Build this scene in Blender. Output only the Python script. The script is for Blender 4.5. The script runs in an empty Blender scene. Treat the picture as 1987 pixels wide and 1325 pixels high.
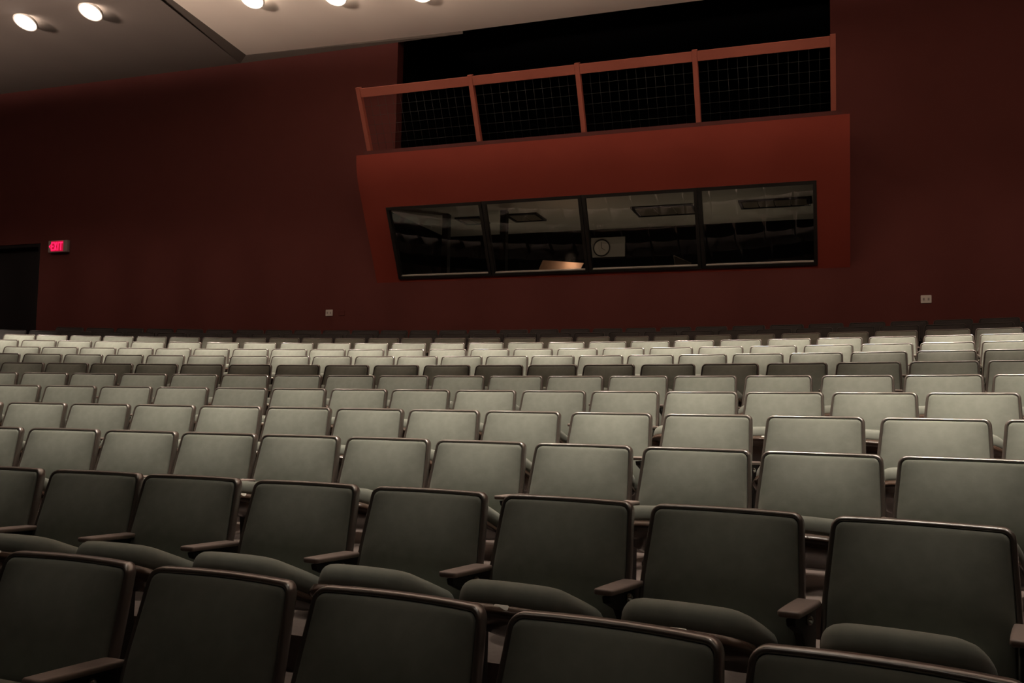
import bpy, bmesh, math, random
from mathutils import Vector, Matrix
random.seed(4)
S = bpy.context.scene
COL = S.collection
EZ = 1.30                      # eye height above the floor of the front row
PI = math.pi
SLOPE = math.tan(math.radians(26.5))
WALL = 15.6                    # distance of the rear wall
# one line per curved seating row: arc centre x, y, radius, height of the backrest tops above the eye, seat angles along the arc
ROWS=[
(-3.0368,-12.8268,15.0741,-0.4592,[0.05608, 0.0947, 0.13293, 0.171, 0.20815]),
(-3.0397,-12.6161,15.9609,-0.3003,[-0.04286, -0.00777, 0.02529, 0.06186, 0.09786, 0.13376, 0.16959, 0.20637]),
(-3.2112,-12.3713,16.8478,-0.1469,[-0.10703, -0.07379, -0.04086, -0.00862, 0.0236, 0.0565, 0.08894, 0.12215, 0.15534, 0.18799, 0.22123]),
(-3.5949,-12.1102,17.6093,0.0107,[-0.15039, -0.11859, -0.08741, -0.05614, -0.02487, 0.00653, 0.03794, 0.06924, 0.10054, 0.13339, 0.16625, 0.19937, 0.2325, 0.2643]),
(-3.8220,-11.8658,18.4742,0.1677,[-0.17105, -0.14074, -0.11062, -0.08051, -0.04972, -0.0196, 0.01051, 0.04036, 0.07063, 0.10089, 0.13073, 0.16057, 0.19071, 0.22085, 0.25066]),
(-3.9560,-11.7094,19.3140,0.3188,[-0.21808, -0.18909, -0.16088, -0.13192, -0.10297, -0.07428, -0.0452, -0.01612, 0.01213, 0.04064, 0.06915, 0.09753, 0.12628, 0.15503, 0.18458, 0.21414, 0.24382, 0.27282]),
(-4.0544,-11.6378,20.1583,0.4655,[-0.23132, -0.2046, -0.17771, -0.15051, -0.12332, -0.09467, -0.0664, -0.03813, -0.01003, 0.01808, 0.04619, 0.0739, 0.10208, 0.13025, 0.15832, 0.18682, 0.21532, 0.24332, 0.2711]),
(-3.9590,-11.5515,21.3502,0.6385,[-0.28992, -0.26369, -0.23826, -0.21258, -0.18658, -0.16059, -0.134, -0.10824, -0.08247, -0.05646, -0.03085, -0.00483, 0.0212, 0.04679, 0.07279, 0.09878, 0.12497, 0.15147, 0.17796, 0.20497, 0.23222, 0.25845]),
(-3.9093,-11.5376,22.2248,0.7835,[-0.30329, -0.27913, -0.25482, -0.23061, -0.20621, -0.18152, -0.15626, -0.13157, -0.10707, -0.08277, -0.05771, -0.03214, -0.00656, 0.0189, 0.04437, 0.07003, 0.0957, 0.12141, 0.14749, 0.17356, 0.19982, 0.22545, 0.25065]),
(-3.7493,-11.4269,23.0290,0.9353,[-0.34642, -0.32211, -0.29899, -0.27508, -0.2509, -0.22672, -0.20162, -0.17689, -0.15247, -0.12806, -0.10369, -0.07944, -0.05505, -0.03065, -0.00646, 0.01813, 0.04235, 0.06657, 0.0909, 0.11593, 0.14073, 0.16553, 0.19041, 0.21527, 0.23959]),
(-3.8985,-11.3238,24.2659,1.1160,[-0.36123, -0.33964, -0.31699, -0.29464, -0.27203, -0.24942, -0.22672, -0.2036, -0.18049, -0.15799, -0.13549, -0.11253, -0.09027, -0.06782, -0.04537, -0.02224, 0.00086, 0.02419, 0.04772, 0.07125, 0.09524, 0.11934, 0.14345, 0.16783, 0.19166, 0.21592, 0.23899]),
(-4.0869,-11.2760,25.2016,1.2688,[-0.38175, -0.35953, -0.33731, -0.31509, -0.29287, -0.27065, -0.24843, -0.22621, -0.20399, -0.18177, -0.15955, -0.13732, -0.1151, -0.09288, -0.07066, -0.04844, -0.02622, -0.004, 0.01822, 0.04044, 0.06266, 0.08488, 0.1071, 0.12932, 0.15155, 0.17377, 0.19599, 0.21821, 0.24043, 0.26265]),
(-4.2753,-11.2282,26.1373,1.4216,[-0.35501, -0.33358, -0.31215, -0.29073, -0.2693, -0.24747, -0.22532, -0.20433, -0.18335, -0.16236, -0.14144, -0.12049, -0.09955, -0.07868, -0.05781, -0.03624, -0.01531, 0.00543, 0.02688, 0.04834, 0.07051, 0.09242, 0.11498, 0.13708, 0.15919, 0.18152, 0.2035, 0.22548, 0.2477]),
]

# ------------------------------------------------------------------ materials
def mat(name, col, rough=0.6, metal=0.0, spec=0.5, noise=0.0, nscale=60, bump=0.0, emis=None, estr=0.0, sheen=0.0):
    m = bpy.data.materials.new(name); m.use_nodes = True
    nt = m.node_tree; b = nt.nodes['Principled BSDF']
    b.inputs['Base Color'].default_value = (*col, 1)
    b.inputs['Roughness'].default_value = rough
    b.inputs['Metallic'].default_value = metal
    b.inputs['Specular IOR Level'].default_value = spec
    if sheen:
        b.inputs['Sheen Weight'].default_value = sheen
        b.inputs['Sheen Roughness'].default_value = 0.5
    if emis:
        b.inputs['Emission Color'].default_value = (*emis, 1)
        b.inputs['Emission Strength'].default_value = estr
    if noise or bump:
        tc = nt.nodes.new('ShaderNodeTexCoord')
        n = nt.nodes.new('ShaderNodeTexNoise'); n.inputs['Scale'].default_value = nscale
        n.inputs['Detail'].default_value = 6
        nt.links.new(tc.outputs['Object'], n.inputs['Vector'])
        if noise:
            mx = nt.nodes.new('ShaderNodeMix'); mx.data_type = 'RGBA'
            mx.inputs[6].default_value = (*[c*(1-noise) for c in col], 1)
            mx.inputs[7].default_value = (*[min(1, c*(1+noise)) for c in col], 1)
            nt.links.new(n.outputs['Fac'], mx.inputs[0]); nt.links.new(mx.outputs[2], b.inputs['Base Color'])
        if bump:
            bp = nt.nodes.new('ShaderNodeBump'); bp.inputs['Strength'].default_value = bump
            bp.inputs['Distance'].default_value = 0.002
            nt.links.new(n.outputs['Fac'], bp.inputs['Height']); nt.links.new(bp.outputs[0], b.inputs['Normal'])
    return m
M_FAB = mat('grey_green_fabric', (0.238, 0.252, 0.222), 0.92, noise=0.16, nscale=22, bump=0.4, spec=0.25, sheen=0.06)
M_SHELL = mat('brown_moulded_shell', (0.105, 0.084, 0.073), 0.36, noise=0.12, nscale=15, spec=1.0)
M_SHELL.node_tree.nodes['Principled BSDF'].inputs['Coat Weight'].default_value = 1.0
M_SHELL.node_tree.nodes['Principled BSDF'].inputs['Coat Roughness'].default_value = 0.24
M_SHELL.node_tree.nodes['Principled BSDF'].inputs['Coat IOR'].default_value = 1.9
M_PAN = mat('glossy_brown_pan', (0.060, 0.036, 0.026), 0.22, spec=0.6)
M_ARM = mat('armrest_laminate', (0.30, 0.235, 0.215), 0.5, noise=0.1, nscale=40)
M_BLACK = mat('black_painted_steel', (0.012, 0.011, 0.011), 0.5)
M_CHROME = mat('chrome', (0.75, 0.74, 0.72), 0.18, metal=1)
M_PLATE = mat('brushed_plate', (0.85, 0.83, 0.78), 0.35, metal=0.2)
M_INK = mat('dark_ink', (0.03, 0.03, 0.03), 0.6)
M_WALL = mat('dark_red_paint', (0.128, 0.036, 0.031), 0.85, noise=0.07, nscale=3, bump=0.1, spec=0.2)
M_BOOTH = mat('red_paint_on_booth', (0.30, 0.052, 0.034), 0.8, noise=0.05, nscale=3, spec=0.2)
M_RAIL = mat('terracotta_rail_paint', (0.46, 0.13, 0.09), 0.6, spec=0.3)
M_CEIL = mat('dim_light_ceiling_tone', (0.175, 0.142, 0.122), 0.9, noise=0.04, nscale=2)  # dark tone paints in the dimmer light on the left field
M_PANEL = mat('bright_light_panel_tone', (0.88, 0.765, 0.66), 0.9, noise=0.03, nscale=2)  # pale tone paints in the stronger light on this section
M_BAND = mat('brown_grey_ceiling_band_paint', (0.13, 0.105, 0.088), 0.9)
M_FLOOR = mat('brown_grey_carpet', (0.10, 0.080, 0.074), 0.95, noise=0.2, nscale=30, bump=0.5, spec=0.2)
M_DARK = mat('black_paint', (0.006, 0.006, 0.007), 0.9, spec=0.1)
M_FRAME = mat('dark_bronze_window_frame', (0.016, 0.014, 0.012), 0.45)
M_STRIP = mat('polished_metal_strip', (0.80, 0.75, 0.68), 0.4, metal=0.3)
M_BCEIL = mat('off_white_ceiling_tile', (0.62, 0.58, 0.50), 0.9, noise=0.04, nscale=8)
M_TROF = mat('unlit_light_diffuser', (0.20, 0.17, 0.13), 0.5)
M_BOARD = mat('pale_wood_board', (0.62, 0.42, 0.30), 0.6, noise=0.12, nscale=6)
M_WIRE = mat('grey_wire', (0.045, 0.048, 0.045), 0.6)
M_WHITE = mat('off_white_plastic', (0.72, 0.66, 0.60), 0.6)
M_LAMP = mat('glowing_lamp_lens', (1, 0.95, 0.9), 0.4, emis=(1.0, 0.86, 0.74), estr=9.0)
M_TRIM = mat('lamp_trim_ring', (0.75, 0.68, 0.60), 0.5)
M_EXIT = mat('glowing_exit_lettering', (0.8, 0.05, 0.2), 0.5, emis=(1.0, 0.012, 0.095), estr=1.5)
M_SIGN = mat('grey_sign_housing', (0.34, 0.30, 0.27), 0.6)
M_SIGNFACE = mat('dark_pink_sign_face', (0.35, 0.02, 0.08), 0.5, emis=(1.0, 0.01, 0.07), estr=0.40)
def glass_mat():
    m = bpy.data.materials.new('window_glass'); m.use_nodes = True
    nt = m.node_tree; nt.nodes.clear()
    out = nt.nodes.new('ShaderNodeOutputMaterial'); mx = nt.nodes.new('ShaderNodeMixShader')
    tr = nt.nodes.new('ShaderNodeBsdfTransparent'); tr.inputs[0].default_value = (0.80, 0.80, 0.78, 1)
    gl = nt.nodes.new('ShaderNodeBsdfGlossy'); gl.inputs['Roughness'].default_value = 0.0
    fr = nt.nodes.new('ShaderNodeFresnel'); fr.inputs[0].default_value = 1.6
    ml = nt.nodes.new('ShaderNodeMath'); ml.operation = 'MULTIPLY_ADD'
    ml.inputs[1].default_value = 1.1; ml.inputs[2].default_value = 0.0
    nt.links.new(fr.outputs[0], ml.inputs[0]); nt.links.new(ml.outputs[0], mx.inputs[0])
    nt.links.new(tr.outputs[0], mx.inputs[1]); nt.links.new(gl.outputs[0], mx.inputs[2])
    nt.links.new(mx.outputs[0], out.inputs[0])
    return m
M_GLASS = glass_mat()

# ------------------------------------------------------------------ helpers
def link(name, bm, material, parent=None, smooth=True, recalc=True, loc=None):
    if recalc: bmesh.ops.recalc_face_normals(bm, faces=bm.faces[:])
    me = bpy.data.meshes.new(name); bm.to_mesh(me); bm.free()
    for p in me.polygons: p.use_smooth = smooth
    for m in (material if isinstance(material, (list, tuple)) else [material]): me.materials.append(m)
    o = bpy.data.objects.new(name, me); COL.objects.link(o)
    if parent: o.parent = parent
    if loc: o.location = loc
    return o
def empty(name, loc=(0, 0, 0), rz=0.0):
    o = bpy.data.objects.new(name, None); COL.objects.link(o)
    o.location = loc; o.rotation_euler = (0, 0, rz); o.empty_display_size = 0.1
    return o
def tag(o, label=None, cat=None, group=None, kind=None):
    if label: o['label'] = label
    if cat: o['category'] = cat
    if group: o['group'] = group
    if kind: o['kind'] = kind
    return o
def box(bm, x0, x1, y0, y1, z0, z1):
    vs = [bm.verts.new((x, y, z)) for x in (x0, x1) for y in (y0, y1) for z in (z0, z1)]
    for f in ((0,1,3,2),(4,6,7,5),(0,4,5,1),(2,3,7,6),(0,2,6,4),(1,5,7,3)):
        bm.faces.new([vs[i] for i in f])
    return vs
def prism(bm, pts, fn):
    """closed prism: pts (u,v) outline, fn(u,v,side) -> 3d for side 0/1"""
    a = [bm.verts.new(fn(u, v, 0)) for u, v in pts]; b = [bm.verts.new(fn(u, v, 1)) for u, v in pts]
    n = len(pts)
    bm.faces.new(a); bm.faces.new(b[::-1])
    for i in range(n): bm.faces.new((a[i], b[i], b[(i+1) % n], a[(i+1) % n]))
def soften(o, w=0.003, seg=2):
    md = o.modifiers.new('soft_edges', 'BEVEL'); md.width = w; md.segments = seg; md.limit_method = 'ANGLE'
    md.angle_limit = math.radians(40)
    for p in o.data.polygons: p.use_smooth = False
    return o
def rrect(hx, hy, r, cs=5, ss=7):
    r = max(r, 0.0008); pts = []
    cor = ((hx-r, hy-r, 0), (-hx+r, hy-r, PI/2), (-hx+r, -hy+r, PI), (hx-r, -hy+r, 1.5*PI))
    for i, (cx, cy, a) in enumerate(cor):
        for k in range(cs+1):
            t = a + PI/2*k/cs; pts.append((cx+r*math.cos(t), cy+r*math.sin(t)))
        nx, ny, na = cor[(i+1) % 4]
        p0 = pts[-1]; p1 = (nx+r*math.cos(na), ny+r*math.sin(na))
        for k in range(1, ss): pts.append((p0[0]+(p1[0]-p0[0])*k/ss, p0[1]+(p1[1]-p0[1])*k/ss))
    return pts
def rings(bm, hx, hy, r, prof, fn, cs=5, ss=7, closed_fill=True):
    """loft nested rounded rectangles; prof = [(inset, height)], fn(u, v, h) -> 3d"""
    prev = None; first = None
    for ins, h in prof:
        cur = [bm.verts.new(fn(u, v, h)) for u, v in rrect(hx-ins, hy-ins, max(r-ins, 0.004), cs, ss)]
        if prev:
            n = len(cur)
            for i in range(n): bm.faces.new((prev[i], prev[(i+1) % n], cur[(i+1) % n], cur[i]))
        else: first = cur
        prev = cur
    if closed_fill:
        bm.faces.new(first[::-1])
        bm.faces.new(prev)
def sphere(bm, c, r, sx=1, sy=1, sz=1, seg=12):
    res = bmesh.ops.create_uvsphere(bm, u_segments=seg, v_segments=max(6, seg//2), radius=r)
    for v in res['verts']: v.co = Vector((c[0]+v.co.x*sx, c[1]+v.co.y*sy, c[2]+v.co.z*sz))
def tube(bm, a, b, r, seg=8, caps=True):
    a = Vector(a); b = Vector(b); d = (b-a).normalized()
    u = d.orthogonal().normalized(); w = d.cross(u)
    A = [bm.verts.new(a+(u*math.cos(2*PI*i/seg)+w*math.sin(2*PI*i/seg))*r) for i in range(seg)]
    B = [bm.verts.new(b+(u*math.cos(2*PI*i/seg)+w*math.sin(2*PI*i/seg))*r) for i in range(seg)]
    for i in range(seg): bm.faces.new((A[i], A[(i+1) % seg], B[(i+1) % seg], B[i]))
    if caps: bm.faces.new(A[::-1]); bm.faces.new(B)

# ------------------------------------------------------------------ camera
F = 1785.32; PITCH = 0.07681; ROLL = 0.01825; PSI = 0.33914
fwdh = Vector((-math.sin(PSI), math.cos(PSI), 0)); right = Vector((math.cos(PSI), math.sin(PSI), 0)); upw = Vector((0, 0, 1))
fwd = fwdh*math.cos(PITCH) + upw*math.sin(PITCH); up = -fwdh*math.sin(PITCH) + upw*math.cos(PITCH)
rv = right*math.cos(ROLL) + up*math.sin(ROLL); uv = -right*math.sin(ROLL) + up*math.cos(ROLL)
cam = bpy.data.cameras.new('camera'); co = bpy.data.objects.new('camera', cam); COL.objects.link(co)
mw = Matrix((rv, uv, -fwd)).transposed().to_4x4(); mw.translation = Vector((0, 0, EZ)); co.matrix_world = mw
cam.sensor_fit = 'HORIZONTAL'; cam.sensor_width = 36; cam.lens = F/1987*36; cam.clip_start = 0.05; cam.clip_end = 200
S.camera = co

# ------------------------------------------------------------------ the seat
TOP = 0.84
PITCHX = 0.56
def back_warp(u, v, h):
    """u across, v up from the middle of the back, h towards the sitter"""
    z = 0.61 + v
    d = TOP - z
    x = u*(1 + 0.16*min(max(d, 0)/0.24, 1)**1.0*0.42)
    y = -d*0.25 - 0.034*(x/0.25)**2 + 0.028 - h
    return (x, y, z)
def make_seat(M_FAB=None):
    M_FAB = M_FAB or globals()['M_FAB']
    root = empty('theatre_seat')
    bm = bmesh.new()
    rings(bm, 0.25, 0.23, 0.034, [(0.13, -0.050), (0.05, -0.048), (0.014, -0.040), (0.003, -0.030), (0, -0.018), (0, -0.001), (0.0015, 0.005), (0.005, 0.0095), (0.0095, 0.0105), (0.014, 0.008), (0.017, 0.003), (0.018, -0.002), (0.06, -0.004), (0.14, -0.006)], back_warp)
    link('backrest_shell', bm, M_SHELL, root)
    bm = bmesh.new()
    def cush(u, v, h):
        du = max(0.0, 1-abs(u/0.236)**2.8); dv = max(0.0, 1-abs(v/0.216)**2.1)
        return back_warp(u, v, h + 0.062*du*dv)
    rings(bm, 0.2345, 0.2145, 0.024, [(0.10, -0.002), (0.004, -0.002), (0.0, 0.003), (0.0008, 0.009), (0.004, 0.0125)] + [(q, 0.0140) for q in (0.012, 0.02, 0.03, 0.042, 0.056, 0.072, 0.09, 0.11, 0.13, 0.15, 0.17, 0.19, 0.20)], cush, ss=12)
    link('backrest_cushion', bm, M_FAB, root)
    # seat cushion, half tipped up on its hinge
    ca, sa = math.cos(math.radians(21)), math.sin(math.radians(21))
    def tip(x, y, z):            # y forward distance from the hinge, z thickness
        return (x, -0.10 - (y*ca - z*sa), 0.405 + y*sa + z*ca)
    def seatmap(u, v, h):
        y = 0.205 + v
        if v > 0: y += 0.052*(1-(u/0.22)**2)*(v/0.2) - 0.012*(v/0.2)
        return tip(u*(1-0.07*max(v, 0)/0.2), y, h)
    bm = bmesh.new()
    rings(bm, 0.210, 0.196, 0.090, [(0.10, -0.022), (0.02, -0.020), (0.004, -0.010), (0.0, 0.006), (0.0, 0.030), (0.004, 0.044), (0.012, 0.056), (0.026, 0.066), (0.05, 0.073), (0.09, 0.078), (0.15, 0.080)], seatmap)
    link('seat_cushion', bm, M_FAB, root)
    bm = bmesh.new()
    def panmap(u, v, h):
        y = 0.212 + v
        if v > 0: y += 0.054*(1-(u/0.23)**2)*(v/0.2) - 0.010*(v/0.2)
        return tip(u*(1-0.06*max(v, 0)/0.2), y, h)
    rings(bm, 0.219, 0.214, 0.090, [(0.05, -0.012), (0.022, -0.010), (0.012, -0.012), (0.002, -0.030), (0.0, -0.036), (0.004, -0.044), (0.02, -0.052), (0.06, -0.062), (0.12, -0.068)], panmap)
    pan = link('seat_pan', bm, M_PAN, root)
    bm = bmesh.new()
    rings(bm, 0.026, 0.0095, 0.006, [(0.004, 0.0), (0, 0.001), (0.0, 0.003), (0.002, 0.004)], lambda u, v, h: tip(u+0.022, 0.4625 - v*0.42 , -0.0225 + v*0.9 + h), cs=3, ss=2)
    link('number_plate', bm, M_PLATE, pan)
    # shared armrest on the sitter's left-hand neighbour side
    hx = PITCHX/2
    bm = bmesh.new()
    def arm(u, v, h):
        return (hx + u*(1.0 - 0.12*(v/0.14 if v > 0 else 0)), -0.215 - v, 0.588 + h + 0.006*(v/0.14))
    rings(bm, 0.037, 0.142, 0.012, [(0.006, -0.010), (0.0, -0.006), (0.0, 0.004), (0.003, 0.008), (0.010, 0.009)], arm, cs=3, ss=3)
    link('armrest', bm, M_ARM, root)
    bm = bmesh.new()
    prof = [(-0.030, 0.577), (-0.335, 0.577), (-0.325, 0.555), (-0.235, 0.520), (-0.165, 0.440), (-0.150, 0.300), (-0.155, 0.060), (-0.215, 0.022), (-0.215, 0.0), (-0.010, 0.0), (-0.010, 0.022), (-0.055, 0.060), (-0.050, 0.400), (-0.030, 0.480)]
    prism(bm, prof, lambda u, v, s: (hx - 0.013 + 0.026*s, u, v))
    st = soften(link('support_standard', bm, M_BLACK, root, smooth=False), 0.004)
    bm = bmesh.new(); sphere(bm, (hx+0.018, -0.175, 0.548), 0.016); tube(bm, (hx+0.008, -0.175, 0.548), (hx+0.018, -0.175, 0.548), 0.009)
    link('hinge_bolt', bm, M_CHROME, st)
    return root
def kids(o): return CHILD.get(o.name, [])
CHILD = {}
proto = make_seat()
M_SHADEFAB = mat('shade_darkened_fabric', (0.055, 0.052, 0.052), 0.92, noise=0.15, nscale=22, spec=0.2)  # seat fabric darkened to paint in the shade over the rear two rows
M_SHELL = mat('shade_darkened_shell', (0.03, 0.026, 0.025), 0.4)  # shell and armrests darkened the same way for that painted shade
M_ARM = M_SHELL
proto_dark = make_seat(M_SHADEFAB)
for o in COL.objects:
    if o.parent: CHILD.setdefault(o.parent.name, []).append(o)
def copy_tree(o, parent=None):
    c = o.copy(); COL.objects.link(c)
    if parent: c.parent = parent
    for ch in kids(o): copy_tree(ch, c)
    return c
ORD = ['first', 'second', 'third', 'fourth', 'fifth', 'sixth', 'seventh', 'eighth', 'ninth', 'tenth', 'eleventh', 'twelfth', 'thirteenth', 'fourteenth', 'fifteenth', 'sixteenth', 'seventeenth', 'eighteenth', 'nineteenth', 'twentieth']
def ordinal(n): return ORD[n-1] if n <= 20 else ('twenty-' if n < 30 else 'thirty-')+ORD[n % 10-1] if n % 10 else 'thirtieth'
NR = len(ROWS); used = set(); FLOORZ = []
for i, (ct, cn, R, zt, angs) in enumerate(ROWS):
    zf = zt + EZ - TOP; FLOORZ.append(zf)
    rowname = 'front row' if i == 0 else ('rearmost row' if i == NR-1 else ordinal(i+1)+' row from the front')
    for k, a in enumerate(angs):
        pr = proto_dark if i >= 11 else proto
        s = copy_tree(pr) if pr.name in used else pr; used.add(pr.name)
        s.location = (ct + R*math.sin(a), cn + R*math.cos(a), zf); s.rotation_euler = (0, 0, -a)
        if len(angs)-k < k+1: pos = ('last' if k == len(angs)-1 else ordinal(len(angs)-k))+' from the right'
        else: pos = ordinal(k+1)+' from the left'
        pos = pos.replace('last from', 'first from').replace('first from the', 'seat at the').replace('seat at the left', 'leftmost').replace('seat at the right', 'rightmost')
        tag(s, f'{"shade-darkened" if i >= 11 else "grey-green"} padded theatre seat, {pos} in the {rowname}', 'theatre seat', f'theatre seats in the {rowname}')
        if i == 1 and k == len(angs)-4: plated = s
# dark digits on the one plate that can be seen in full
pan = [c for c in COL.objects if c.parent == plated and c.name.startswith('seat_pan')][0]
plate = [c for c in COL.objects if c.parent == pan][0]
ca, sa = math.cos(math.radians(21)), math.sin(math.radians(21))
def tip2(x, y, z): return (x, -0.10 - (y*ca - z*sa), 0.405 + y*sa + z*ca)
SEG = {'3': ((0, 1, 1, 1), (0, .5, 1, .5), (0, 0, 1, 0), (1, 0, 1, 1)), '1': ((.5, 0, .5, 1), (.2, .8, .5, 1), (.2, 0, .8, 0))}
bm = bmesh.new()
for ch, x0 in (('3', 0.008), ('1', 0.026)):
    for (xa, ya, xb, yb) in SEG[ch]:
        pa = Vector(tip2(x0 + xa*0.011, 0.4625 - (ya-.5)*0.011*0.42, -0.0225 + (ya-.5)*0.011*0.9 + 0.0043))
        pb = Vector(tip2(x0 + xb*0.011, 0.4625 - (yb-.5)*0.011*0.42, -0.0225 + (yb-.5)*0.011*0.9 + 0.0043))
        tube(bm, pa, pb, 0.0012, 6)
dg = link('plate_number', bm, M_INK, plate)

# ------------------------------------------------------------------ floor in tiers
X0, X1 = -21.5, 13.5
def arc_y(x, ct, cn, R): return cn + math.sqrt(max(R*R-(x-ct)**2, (0.35*R)**2))
xs = [X0 + (X1-X0)*j/70 for j in range(71)]
bm = bmesh.new()
bound = []
def addline(f, z): bound.append([bm.verts.new((x, f(x), z)) for x in xs])
addline(lambda x: -9.0, FLOORZ[0])
for i in range(NR-1):
    ct, cn, R, zt, _ = ROWS[i]
    f = lambda x, ct=ct, cn=cn, R=R: arc_y(x, ct, cn, R+0.24)
    addline(f, FLOORZ[i]); addline(f, FLOORZ[i+1])
addline(lambda x: WALL, FLOORZ[-1])
for a, b in zip(bound, bound[1:]):
    for j in range(len(xs)-1): bm.faces.new((a[j], a[j+1], b[j+1], b[j]))
low = [bm.verts.new((x, y, -0.6)) for x, y in ((X0, -9), (X1, -9), (X1, WALL), (X0, WALL))]
bm.faces.new(low)
tag(link('floor', bm, M_FLOOR, smooth=False, recalc=False), kind='structure')
FZ = FLOORZ[-1]

# ------------------------------------------------------------------ room shell
CZ = 7.10 + EZ
def struct(name, bm, m, smooth=False): return tag(link(name, bm, m, smooth=smooth), kind='structure')
bm = bmesh.new()
H0, H1 = FZ-0.1, 9.6
DX0, DX1, DTOP = -19.6, -16.66, 3.558+EZ       # door opening
BX0, BX1, BZ0, BZ1 = -8.24, 0.20, 2.44+EZ, 4.30+EZ   # hole behind the control booth
RX0, RX1, RZ0 = -7.96, -0.04, 4.66+EZ          # balcony opening above it
y0, y1 = WALL, WALL+0.25
box(bm, X0, DX0, y0, y1, H0, H1)
box(bm, DX0, DX1, y0, y1, DTOP, H1)
box(bm, DX1, BX0, y0, y1, H0, H1)
box(bm, BX1, X1, y0, y1, H0, H1)
box(bm, BX0, BX1, y0, y1, H0, BZ0)
box(bm, BX0, BX1, y0, y1, BZ1, RZ0)
box(bm, BX0, RX0, y0, y1, RZ0, H1)
box(bm, RX1, BX1, y0, y1, RZ0, H1)
struct('wall_back', bm, M_WALL)
for nm, xa, xb in (('wall_left', X0-0.2, X0), ('wall_right', X1, X1+0.2)):
    bm = bmesh.new(); box(bm, xa, xb, -9, WALL+0.25, -0.6, H1); struct(nm, bm, M_WALL)
bm = bmesh.new(); box(bm, X0-0.2, X1+0.2, -9.2, -9.0, -0.6, H1); struct('wall_stage', bm, M_DARK)

# ceiling: darker-toned field on the left, recessed lighter-toned panel to the right, dark band between them
def P(x, y, z): return (x, y, z + EZ)
zc, zp = 7.10, 7.17
bm = bmesh.new()
inner_l = lambda y: -11.58 + (15.57-y)*0.159      # left edge of the band
panel_l = lambda y: -11.30 + (15.40-y)*0.109      # left edge of the panel
def quad(bm, pts, mi=0):
    f = bm.faces.new([bm.verts.new(P(*p)) for p in pts]); f.material_index = mi; return f
quad(bm, [(X0, -9, zc), (inner_l(-9), -9, zc), (inner_l(15.6), 15.6, zc), (X0, 15.6, zc)])
fl = [(inner_l(-9), -9, zc), (inner_l(15.6), 15.6, zc)]
pl = [(panel_l(-9), -9, zp), (panel_l(15.40), 15.40, zp)]
quad(bm, [fl[0], pl[0], pl[1], fl[1]], 1)
far = [(-6.6, 15.59, zp), (-1.8, 15.60, zp), (X1, 15.60, zp)]
quad(bm, [pl[1], far[0], (-6.6, 15.60, zc+0.02), fl[1]], 1)
f = bm.faces.new([bm.verts.new(P(*p)) for p in [pl[0], (X1, -9, zp), far[2], far[1], far[0], pl[1]]]); f.material_index = 2
quad(bm, [(X0, -9, zc+1.1), (X1, -9, zc+1.1), (X1, 15.6, zc+1.1), (X0, 15.6, zc+1.1)], 0)
ceil = tag(link('ceiling', bm, [M_CEIL, M_BAND, M_PANEL], smooth=False, recalc=False), kind='structure')

# dark rooms behind the openings
bm = bmesh.new()                                       # balcony room
def room(bm, xa, xb, ya, yb, za, zb, open_front=True):
    w = 0.1
    box(bm, xa-w, xb+w, yb, yb+w, za-w, zb+w)
    box(bm, xa-w, xa, ya, yb, za-w, zb+w); box(bm, xb, xb+w, ya, yb, za-w, zb+w)
    box(bm, xa, xb, ya, yb, za-w, za); box(bm, xa, xb, ya, yb, zb, zb+w)
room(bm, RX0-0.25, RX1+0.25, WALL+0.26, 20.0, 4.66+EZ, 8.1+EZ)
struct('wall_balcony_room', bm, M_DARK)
bm = bmesh.new(); room(bm, DX0-0.05, DX1+0.6, WALL+0.26, 17.6, FZ, DTOP+0.1); struct('wall_vestibule', bm, M_DARK)
bm = bmesh.new()                                       # double door standing shut inside the opening
box(bm, DX0+0.03, (DX0+DX1)/2-0.004, WALL+0.16, WALL+0.21, FZ+0.01, DTOP-0.08)
box(bm, (DX0+DX1)/2+0.004, DX1-0.09, WALL+0.16, WALL+0.21, FZ+0.01, DTOP-0.08)
dr = struct('door_1', bm, mat('black_door_paint', (0.010, 0.009, 0.010), 0.5))
bm = bmesh.new(); box(bm, DX1-0.08, DX1-0.004, WALL+0.02, WALL+0.24, FZ, DTOP-0.004); box(bm, DX0+0.004, DX1-0.08, WALL+0.02, WALL+0.24, DTOP-0.07, DTOP-0.004)
link('door_frame', bm, M_BLACK, dr, smooth=False)

# ------------------------------------------------------------------ control booth
BL, BR = -8.26, 0.235
YB, ZB = WALL, 2.42                    # foot of the slanted front
ZK = 3.95; YK = WALL - (ZK-ZB)*SLOPE   # where the slope starts to curve up to the lip
ZL = 4.64                              # top of the fascia
NV = Vector((0, -math.cos(math.radians(26.5)), -math.sin(math.radians(26.5))))
def sl(x, z, d=0.0):                   # point on the slanted front, d inward
    y = WALL - (z-ZB)*SLOPE
    return Vector((x, y, z+EZ)) - NV*d
WX0, WX1, WZ0, WZ1 = -7.78, -0.26, 2.475, 3.715
bm = bmesh.new()
def slab(xa, xb, za, zb, d0=0.0, d1=0.10):
    prism(bm, [(xa, za), (xb, za), (xb, zb), (xa, zb)], lambda u, v, s: sl(u, v, d1 if s else d0))
slab(BL, WX0, ZB, ZK); slab(WX1, BR, ZB, ZK); slab(WX0, WX1, ZB, WZ0); slab(WX0, WX1, WZ1, ZK)
curve = [(YK, ZK), (14.775, 4.08), (14.725, 4.20), (14.685, 4.33), (14.66, 4.47), (14.65, 4.64)]
cback = [(y+0.1, z) for y, z in curve[::-1]]
prism(bm, curve + [(WALL, 4.64), (WALL, 4.50)] + [(y+0.1, min(z, 4.50)) for y, z in curve[::-1][1:]], lambda u, v, s: (BL + (BR-BL)*s, u, v+EZ))
YK2 = 14.66
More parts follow.
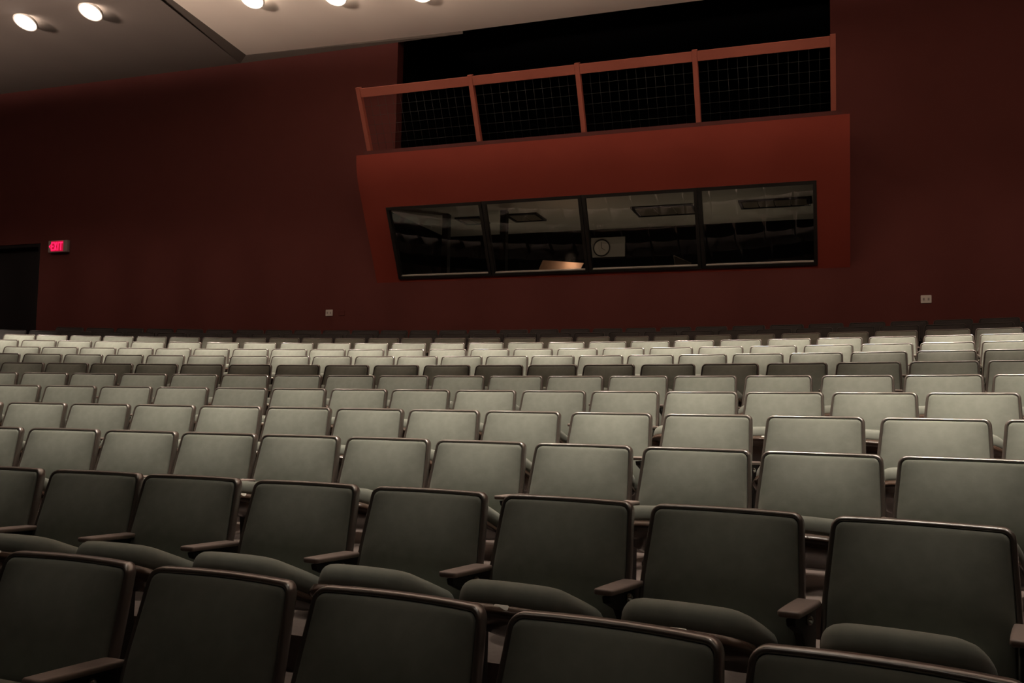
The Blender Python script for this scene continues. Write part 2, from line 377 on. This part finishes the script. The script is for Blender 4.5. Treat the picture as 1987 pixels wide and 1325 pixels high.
for xa in (BL, BR-0.08):
    prism(bm, [(WALL-0.002, ZB+0.03), (YK+0.09, ZK), (14.76, 4.33), (14.74, 4.5), (WALL-0.002, 4.5)], lambda u, v, s: (xa+0.08*s, u, v+EZ))
wb = struct('wall_booth', bm, M_BOOTH)
wb.modifiers.new('soft', 'EDGE_SPLIT').split_angle = math.radians(25)
for p_ in wb.data.polygons: p_.use_smooth = True
bm = bmesh.new(); box(bm, BL+0.12, BR-0.12, 14.672, 14.69, ZL+EZ, 4.715+EZ); struct('trim_1', bm, mat('dark_red_curb_paint', (0.10, 0.02, 0.016), 0.8))
bm = bmesh.new(); box(bm, -7.22, -7.10, 16.25, 16.40, 1.2+EZ, 3.84+EZ); struct('trim_2', bm, M_BLACK)
bm = bmesh.new(); box(bm, -6.02, -5.90, 16.25, 16.40, 1.2+EZ, 3.84+EZ); struct('trim_3', bm, M_BLACK)
bm = bmesh.new(); room(bm, -8.14, 0.12, WALL+0.26, 18.5, 1.2+EZ, 3.85+EZ)
br = struct('wall_booth_interior', bm, M_DARK)
bm = bmesh.new(); box(bm, -8.12, 0.10, 15.10, 18.49, 3.84+EZ, 3.89+EZ); bc = struct('ceiling_booth', bm, M_BCEIL)
tf = []
for (xa, xb, ya, yb) in ((-3.57, -2.42, 16.58, 17.38), (-1.62, -0.40, 16.55, 17.18), (-7.12, -6.60, 16.62, 17.25), (-6.05, -5.40, 16.58, 17.25)):
    e = empty('ceiling_light_fixture', ((xa+xb)/2, (ya+yb)/2, 3.84+EZ)); w, d = (xb-xa)/2, (yb-ya)/2
    bm = bmesh.new()
    box(bm, -w, w, -d, -d+.05, -.035, -.002); box(bm, -w, w, d-.05, d, -.035, -.002); box(bm, -w, -w+.05, -d+.05, d-.05, -.035, -.002); box(bm, w-.05, w, -d+.05, d-.05, -.035, -.002)
    link('fixture_frame', bm, M_FRAME, e, smooth=False)
    bm = bmesh.new()
    n = max(2, int(w*2/0.3))
    for q in range(n):
        xa_ = -w+.05+(2*w-.1)*q/n; box(bm, xa_+.01, xa_+(2*w-.1)/n-.01, -d+.05, d-.05, -.02, -.008)
    link('diffuser', bm, M_TROF, e, smooth=False)
    tf.append(e)
for e, l in zip(tf, ('unlit rectangular ceiling light seen through the third booth window from the exit sign', 'unlit wide ceiling light seen through the rightmost booth window, furthest from the exit sign', 'unlit ceiling light seen through the leftmost booth window, nearest the exit sign', 'unlit ceiling light seen through the top left corner of the second booth window')):
    tag(e, l, 'ceiling light', 'unlit ceiling lights inside the control booth')
# windows
edges = [WX0, -5.90, -4.075, -2.115, WX1]
for i in range(4):
    xa, xb = edges[i]+(0.0 if i == 0 else 0.006), edges[i+1]-(0.0 if i == 3 else 0.006)
    w = tag(empty(f'window_{i+1}', sl((xa+xb)/2, WZ0, 0.0)), kind='structure'); L = Vector(w.location)
    bm = bmesh.new(); t = 0.055
    def fr(xa_, xb_, za_, zb_, d0, d1): prism(bm, [(xa_, za_), (xb_, za_), (xb_, zb_), (xa_, zb_)], lambda u, v, s: sl(u, v, d1 if s else d0) - L)
    fr(xa, xa+t, WZ0, WZ1, -0.02, 0.09); fr(xb-t, xb, WZ0, WZ1, -0.02, 0.09)
    fr(xa+t, xb-t, WZ0, WZ0+0.045, -0.02, 0.09); fr(xa+t, xb-t, WZ1-0.05, WZ1, -0.02, 0.09)
    link('window_frame', bm, M_FRAME, w, smooth=False)
    bm = bmesh.new(); fr(xa+t, xb-t, WZ0+0.045, WZ1-0.05, 0.030, 0.036)
    link('window_pane', bm, M_GLASS, w, smooth=False)
    bm = bmesh.new(); fr(xa+t+0.01, xb-t-0.01, WZ0+0.046, WZ0+0.064, 0.0, 0.028)
    link('glazing_strip', bm, M_STRIP, w, smooth=False)
# clock on its pale board
cb = empty('wall_clock', (-4.44, 18.49, 3.44+EZ))
bm = bmesh.new(); box(bm, -0.36, 0.36, -0.03, 0.0, -0.19, 0.22); link('backing_board', bm, mat('pale_backing_board', (0.45, 0.42, 0.38), 0.8), cb, smooth=False)
bm = bmesh.new()
for k in range(32):
    a, b = 2*PI*k/32, 2*PI*(k+1)/32
    tube(bm, (-0.13+0.17*math.cos(a), -0.045, 0.17*math.sin(a)), (-0.13+0.17*math.cos(b), -0.045, 0.17*math.sin(b)), 0.013, 6, False)
link('clock_rim', bm, M_BLACK, cb)
bm = bmesh.new(); tube(bm, (-0.13, -0.031, 0), (-0.13, -0.04, 0), 0.16, 32); link('clock_face', bm, M_WHITE, cb, smooth=False)
bm = bmesh.new(); box(bm, -0.134, -0.126, -0.052, -0.046, 0, 0.12); prism(bm, [(-0.13, 0.004), (-0.05, -0.05), (-0.055, -0.058), (-0.135, -0.004)], lambda u, v, s: (u, -0.052+0.006*s, v))
link('clock_hands', bm, M_INK, cb, smooth=False)
tag(cb, 'round wall clock on a pale board seen through the third booth window', 'clock')
# counter inside the booth and what stands on it
bm = bmesh.new(); box(bm, -8.05, 0.05, WALL+0.27, WALL+0.95, 2.43+EZ, 2.47+EZ); box(bm, -8.05, 0.05, WALL+0.90, WALL+0.94, 1.2+EZ, 2.43+EZ)
tag(link('worktop', bm, M_BLACK, smooth=False), 'long black worktop inside the control booth behind its slanted windows', 'worktop')
sd = empty('reading_stand', (-4.77, 16.05, 2.47+EZ))
bm = bmesh.new(); prism(bm, [(-0.43, 0.09), (0.36, 0.075), (0.44, 0.275), (-0.36, 0.365)], lambda u, v, s: (u, (v-0.1)*0.5+0.02*s, v))
link('stand_desk', bm, M_BOARD, sd, smooth=False)
bm = bmesh.new(); tube(bm, (0, 0.06, 0.0), (0, 0.06, 0.17), 0.012); tube(bm, (0, 0.06, 0.0), (0, 0.06, 0.012), 0.12, 20); box(bm, -0.40, 0.36, -0.035, 0.0, 0.075, 0.09)
link('stand_foot', bm, M_BLACK, sd, smooth=False)
tag(sd, 'pale tilted reading stand glowing behind the second booth window', 'reading stand')
lp = empty('laptop', (-2.50, 16.0, 2.47+EZ))
M_LID = mat('grey_laptop_lid', (0.20, 0.19, 0.18), 0.35, metal=0.5)
bm = bmesh.new(); prism(bm, [(-0.13, 0.012), (0.14, 0.012), (0.12, 0.20), (-0.20, 0.36)], lambda u, v, s: (u, 0.05+(v*0.45)+0.008*s, v)); link('laptop_lid', bm, M_LID, lp, smooth=False)
bm = bmesh.new(); box(bm, -0.14, 0.14, -0.15, 0.05, 0.0, 0.014); link('laptop_keyboard', bm, M_LID, lp, smooth=False)
bm = bmesh.new(); tube(bm, (-0.20, 0.207, 0.36), (0.12, 0.135, 0.20), 0.006); tube(bm, (-0.20, 0.207, 0.36), (-0.13, 0.05, 0.012), 0.004); link('lid_edge', bm, M_STRIP, lp)
tag(lp, 'grey laptop with its lid raised behind the third booth window', 'laptop')

# ------------------------------------------------------------------ balcony railing above the booth
RB = 0.25
def rl(x, z, d=0.0):
    y = WALL + RB - (z-ZB)*SLOPE
    return Vector((x, y, z+EZ)) - NV*d
rr = empty('balcony_railing', (-4.0, 14.76, ZL+EZ)); L = Vector(rr.location)
posts = [-8.03, -5.87, -3.975, -2.06, 0.0]
for x in posts:
    bm = bmesh.new(); prism(bm, [(x-0.04, ZL+0.002), (x+0.04, ZL+0.002), (x+0.04, 5.735), (x-0.04, 5.735)], lambda u, v, s: rl(u, v, 0.09 if s else -0.004) - L)
    soften(link('railing_post', bm, M_RAIL, rr, smooth=False), 0.004)
for a, b in zip(posts, posts[1:]):
    bm = bmesh.new(); prism(bm, [(a+0.042, 5.575), (b-0.042, 5.575), (b-0.042, 5.715), (a+0.042, 5.715)], lambda u, v, s: rl(u, v, 0.05 if s else 0.005) - L)
    soften(link('top_rail', bm, M_RAIL, rr, smooth=False), 0.004)
    bm = bmesh.new()
    n = round((b-a-0.084)/0.152)
    for q in range(1, n):
        x = a+0.042+(b-a-0.084)*q/n; tube(bm, rl(x, ZL+0.01, 0.045)-L, rl(x, 5.57, 0.045)-L, 0.0021, 5)
    for q in range(1, 7):
        z = 5.57-0.148*q; tube(bm, rl(a+0.042, z, 0.045)-L, rl(b-0.042, z, 0.045)-L, 0.0021, 5)
    link('wire_mesh_panel', bm, M_WIRE, rr)
tag(rr, 'outward-leaning terracotta railing with wire mesh above the control booth', 'railing')

# ------------------------------------------------------------------ exit sign
SX, SZ = -16.08, 3.45+EZ
sg = empty('exit_sign', (SX, WALL, SZ))
bm = bmesh.new(); box(bm, -0.268, 0.262, -0.09, -0.001, -0.132, 0.132); soften(link('sign_housing', bm, M_SIGN, sg, smooth=False), 0.01)
bm = bmesh.new(); yf, yb_ = -0.094, -0.0905
box(bm, -0.185, 0.16, yf, yb_, -0.112, 0.118); prism(bm, [(-0.245, 0.0), (-0.185, 0.06), (-0.185, -0.06)], lambda u, v, s: (u, yf + (yb_-yf)*s, v)); link('sign_face', bm, M_SIGNFACE, sg, smooth=False)
bm = bmesh.new(); ya, yb_ = -0.100, -0.0945
def bar(x0, x1, z0, z1): box(bm, x0, x1, ya, yb_, z0, z1)
def bars(pts): prism(bm, pts, lambda u, v, s: (u, ya + (yb_-ya)*s, v))
bar(-.175, -.155, -.09, .09); bar(-.155, -.105, .065, .09); bar(-.155, -.112, -.012, .012); bar(-.155, -.105, -.09, -.065)
bars([(-.095, .09), (-.07, .09), (-.015, -.09), (-.04, -.09)]); bars([(-.04, .09), (-.015, .09), (-.07, -.09), (-.095, -.09)])
bar(.005, .027, -.09, .09); bar(.045, .145, .065, .09); bar(.084, .106, -.09, .065)
bars([(-.235, 0), (-.195, .045), (-.195, .02), (-.21, 0), (-.195, -.02), (-.195, -.045)])
link('sign_lettering', bm, M_EXIT, sg, smooth=False)
tag(sg, 'grey exit sign with glowing pink-red letters beside the dark doorway', 'exit sign')
for nm_x, nm_z, lab in ((-9.28, 1.862, 'small off-white wall plate on the red wall left of the booth'), (1.34, 1.878, 'small off-white wall plate on the red wall right of the booth')):
    e = empty('wall_plate', (nm_x, WALL, nm_z+EZ))
    bm = bmesh.new(); rings(bm, 0.077, 0.062, 0.008, [(0.004, 0.0), (0, 0.002), (0, 0.006), (0.004, 0.010)], lambda u, v, h: (u, -0.001-h, v), cs=3, ss=1)
    link('cover_plate', bm, M_WHITE, e, smooth=False)
    bm = bmesh.new()
    for dx in (-0.035, 0.035): box(bm, dx-.012, dx+.012, -.018, -.011, -.02, .02)
    link('toggle', bm, mat('grey_toggle', (0.35, 0.30, 0.28), 0.5), e, smooth=False)
    tag(e, lab, 'wall plate', 'wall plates on the red wall')
e = empty('wall_plate', (-9.0, WALL, 1.852+EZ)); bm = bmesh.new(); rings(bm, 0.062, 0.05, 0.008, [(0.004, 0.0), (0, 0.002), (0, 0.006), (0.004, 0.008)], lambda u, v, h: (u, -0.001-h, v), cs=3, ss=1)
link('cover_plate', bm, M_WALL, e, smooth=False); tag(e, 'faint red-painted blank plate beside the off-white plate left of the booth', 'wall plate')

# ------------------------------------------------------------------ ceiling downlights in view
LAMPS = [(-14.07, 12.54, zc, 'outermost glowing round downlight, near the left corner of the dimmer ceiling'), (-12.55, 12.54, zc, 'glowing round downlight on the dimmer ceiling, nearest the brighter panel'),
         (-9.54, 13.10, zp, 'glowing round downlight on the brighter ceiling panel, nearest its left corner'), (-8.09, 13.43, zp, 'glowing round downlight on the brighter ceiling panel, second from its left corner'),
         (-6.61, 13.74, zp, 'partly cut-off glowing downlight on the brighter ceiling panel, third from its left corner')]
for x, y, z, lab in LAMPS:
    e = empty('downlight', (x, y, z+EZ)); r = 0.195; th = math.radians(24)
    def tl(a, rr_, h):                      # ring point, h below the lens plane, whole head tilted towards the stage
        px, py, pz = rr_*math.cos(a), rr_*math.sin(a), -h
        return (px, py*math.cos(th)+pz*math.sin(th), -0.082 + pz*math.cos(th) - py*math.sin(th))
    def lathe(prof, cap=False, n=32):
        bm = bmesh.new(); prev = None
        for rr_, h in prof:
            cur = [bm.verts.new(tl(2*PI*k/n, rr_, h)) for k in range(n)]
            if prev:
                for k in range(n): bm.faces.new((prev[k], prev[(k+1) % n], cur[(k+1) % n], cur[k]))
            prev = cur
        if cap: bm.faces.new(prev)
        return bm
    link('trim_ring', lathe([(r+0.02, -0.03), (r+0.022, 0.0), (r+0.018, 0.012), (r+0.002, 0.012), (r, 0.0), (r, -0.02)]), M_TRIM, e)
    link('lamp_lens', lathe([(r-0.003, 0.0), (r*0.9, 0.012), (r*0.6, 0.022), (r*0.3, 0.026)], True), M_LAMP, e)
    bm = bmesh.new(); tube(bm, (0, 0.03, -0.06), (0, 0.03, -0.001), 0.10, 24); link('ceiling_mount', bm, M_TRIM, e)
    tag(e, lab, 'downlight', 'lit downlights in the ceiling')

# ------------------------------------------------------------------ light
def spot(name, x, y, z, ty, half, power, col, blend=0.35, rad=0.05, tx=None, tz=0.6):
    l = bpy.data.lights.new(name, 'SPOT'); l.energy = power; l.spot_size = 2*math.radians(half); l.spot_blend = blend
    l.color = col; l.shadow_soft_size = rad
    o = bpy.data.objects.new(name, l); COL.objects.link(o); o.location = (x, y, z)
    d = Vector(((tx if tx is not None else x)-x, ty-y, tz-z)); o.rotation_euler = d.to_track_quat('-Z', 'Y').to_euler()
    return o
WARM = (1.0, 0.86, 0.70)
def beam(y, power, half, mid, blend, xs_):
    for x, k in xs_:
        spot('aisle_beam_lamp', x, y, 6.98+EZ, y+math.tan(math.radians(mid))*6.98, half, power*k, WARM, blend, tz=EZ)
beam(4.8, 1130, 20, 8.5, 0.65, [(-13, .3), (-11.5, .35), (-10, .45), (-8.5, .5), (-7, .55), (-5.5, .65), (-4, .8), (-2.5, .95), (-1, 1.05), (.5, 1.1), (2, 1.1), (3.5, 1.0), (5, .9)])
beam(9.9, 2050, 18, 6.5, 0.8, [(-17.5, 1.1), (-16, 1.2), (-14.5, 1.3), (-13, 1.3), (-11.5, 1.1), (-10, .95), (-8.5, .95), (-7, 1.0), (-5.5, 1.05), (-4, 1.0), (-2.5, 1.0), (-1, 1.0), (.5, .95), (2, .9), (3.5, .9), (5, .8)])
beam(4.6, 330, 19, -2, 0.4, [(x, 1) for x in (-8, -5.5, -3, -.5, 2, 4.5)])
beam(0.5, 24, 27, 0, 0.3, [(-6.5, 1), (-5, 1), (-3.5, 1), (-2, 1), (-.5, 1), (1, 1), (2.5, 1)])
beam(9.3, 190, 19, -2, 0.4, [(x, 1) for x in (-15.5, -13, -10.5, -8, -5.5, -3, -.5, 2, 4.5)])
# added fill spots that brighten the booth front and its railing
for x, k in ((-9.0, .8), (-7.0, 1), (-5.0, 1), (-3.0, 1), (-1.0, 1), (1.0, .8)):
    spot('added_booth_fill', x, 7.7, 6.9+EZ, 14.9, 14, 135*k, WARM, 1.0, 0.12, tx=-4+(x+4)*.72, tz=5.1+EZ)
# added fill on the lower rear wall, standing in for bounce off the seats
for i_ in range(16):
    spot('added_wall_fill', -19 + 1.6*i_, 9.3, 6.95+EZ, WALL, 13, 130, (1.0, 0.80, 0.64), 1.0, 0.12, tz=2.3+EZ)
# added fill spots behind the camera to brighten the ceiling, no known fixtures
for i_ in range(22):
    x = -20.5 + 1.25*i_
    spot('added_ceiling_fill', x, -1.2, 2.6+EZ, 9.9, 6.2, 10500*(1.0 if x < -4 else .85), (1.0, 0.79, 0.66), 0.45, 1.0, tz=7.1+EZ)
for x, y, z, e_, c in ((-4.55, 15.98, 2.80, 3.2, (1.0, 0.66, 0.45)), (-6.3, 17.2, 2.35, 6.0, (1.0, 0.82, 0.62)), (-1.8, 17.2, 2.35, 8.5, (1.0, 0.82, 0.62)), (-4.0, 17.2, 2.35, 6.0, (1.0, 0.82, 0.62))):  # added fill points without fixtures, brightening the booth ceiling and reading stand
    p = bpy.data.lights.new('added_booth_point', 'POINT'); p.energy = e_; p.shadow_soft_size = 0.1; p.color = c
    o = bpy.data.objects.new('added_booth_point', p); COL.objects.link(o); o.location = (x, y, z+EZ)

w = bpy.data.worlds.new('world'); S.world = w; w.use_nodes = True
w.node_tree.nodes['Background'].inputs[0].default_value = (0.0, 0.0, 0.0, 1); w.node_tree.nodes['Background'].inputs[1].default_value = 0
S.view_settings.view_transform = 'Standard'; S.view_settings.look = 'None'; S.view_settings.gamma = 1.0
S.view_settings.exposure = 0.0; S.view_settings.use_curve_mapping = False
try:
    S.cycles.use_denoising = True
    S.cycles.sample_clamp_indirect = 3.0
    S.cycles.max_bounces = 8; S.cycles.diffuse_bounces = 5; S.cycles.transparent_max_bounces = 8
except Exception: pass
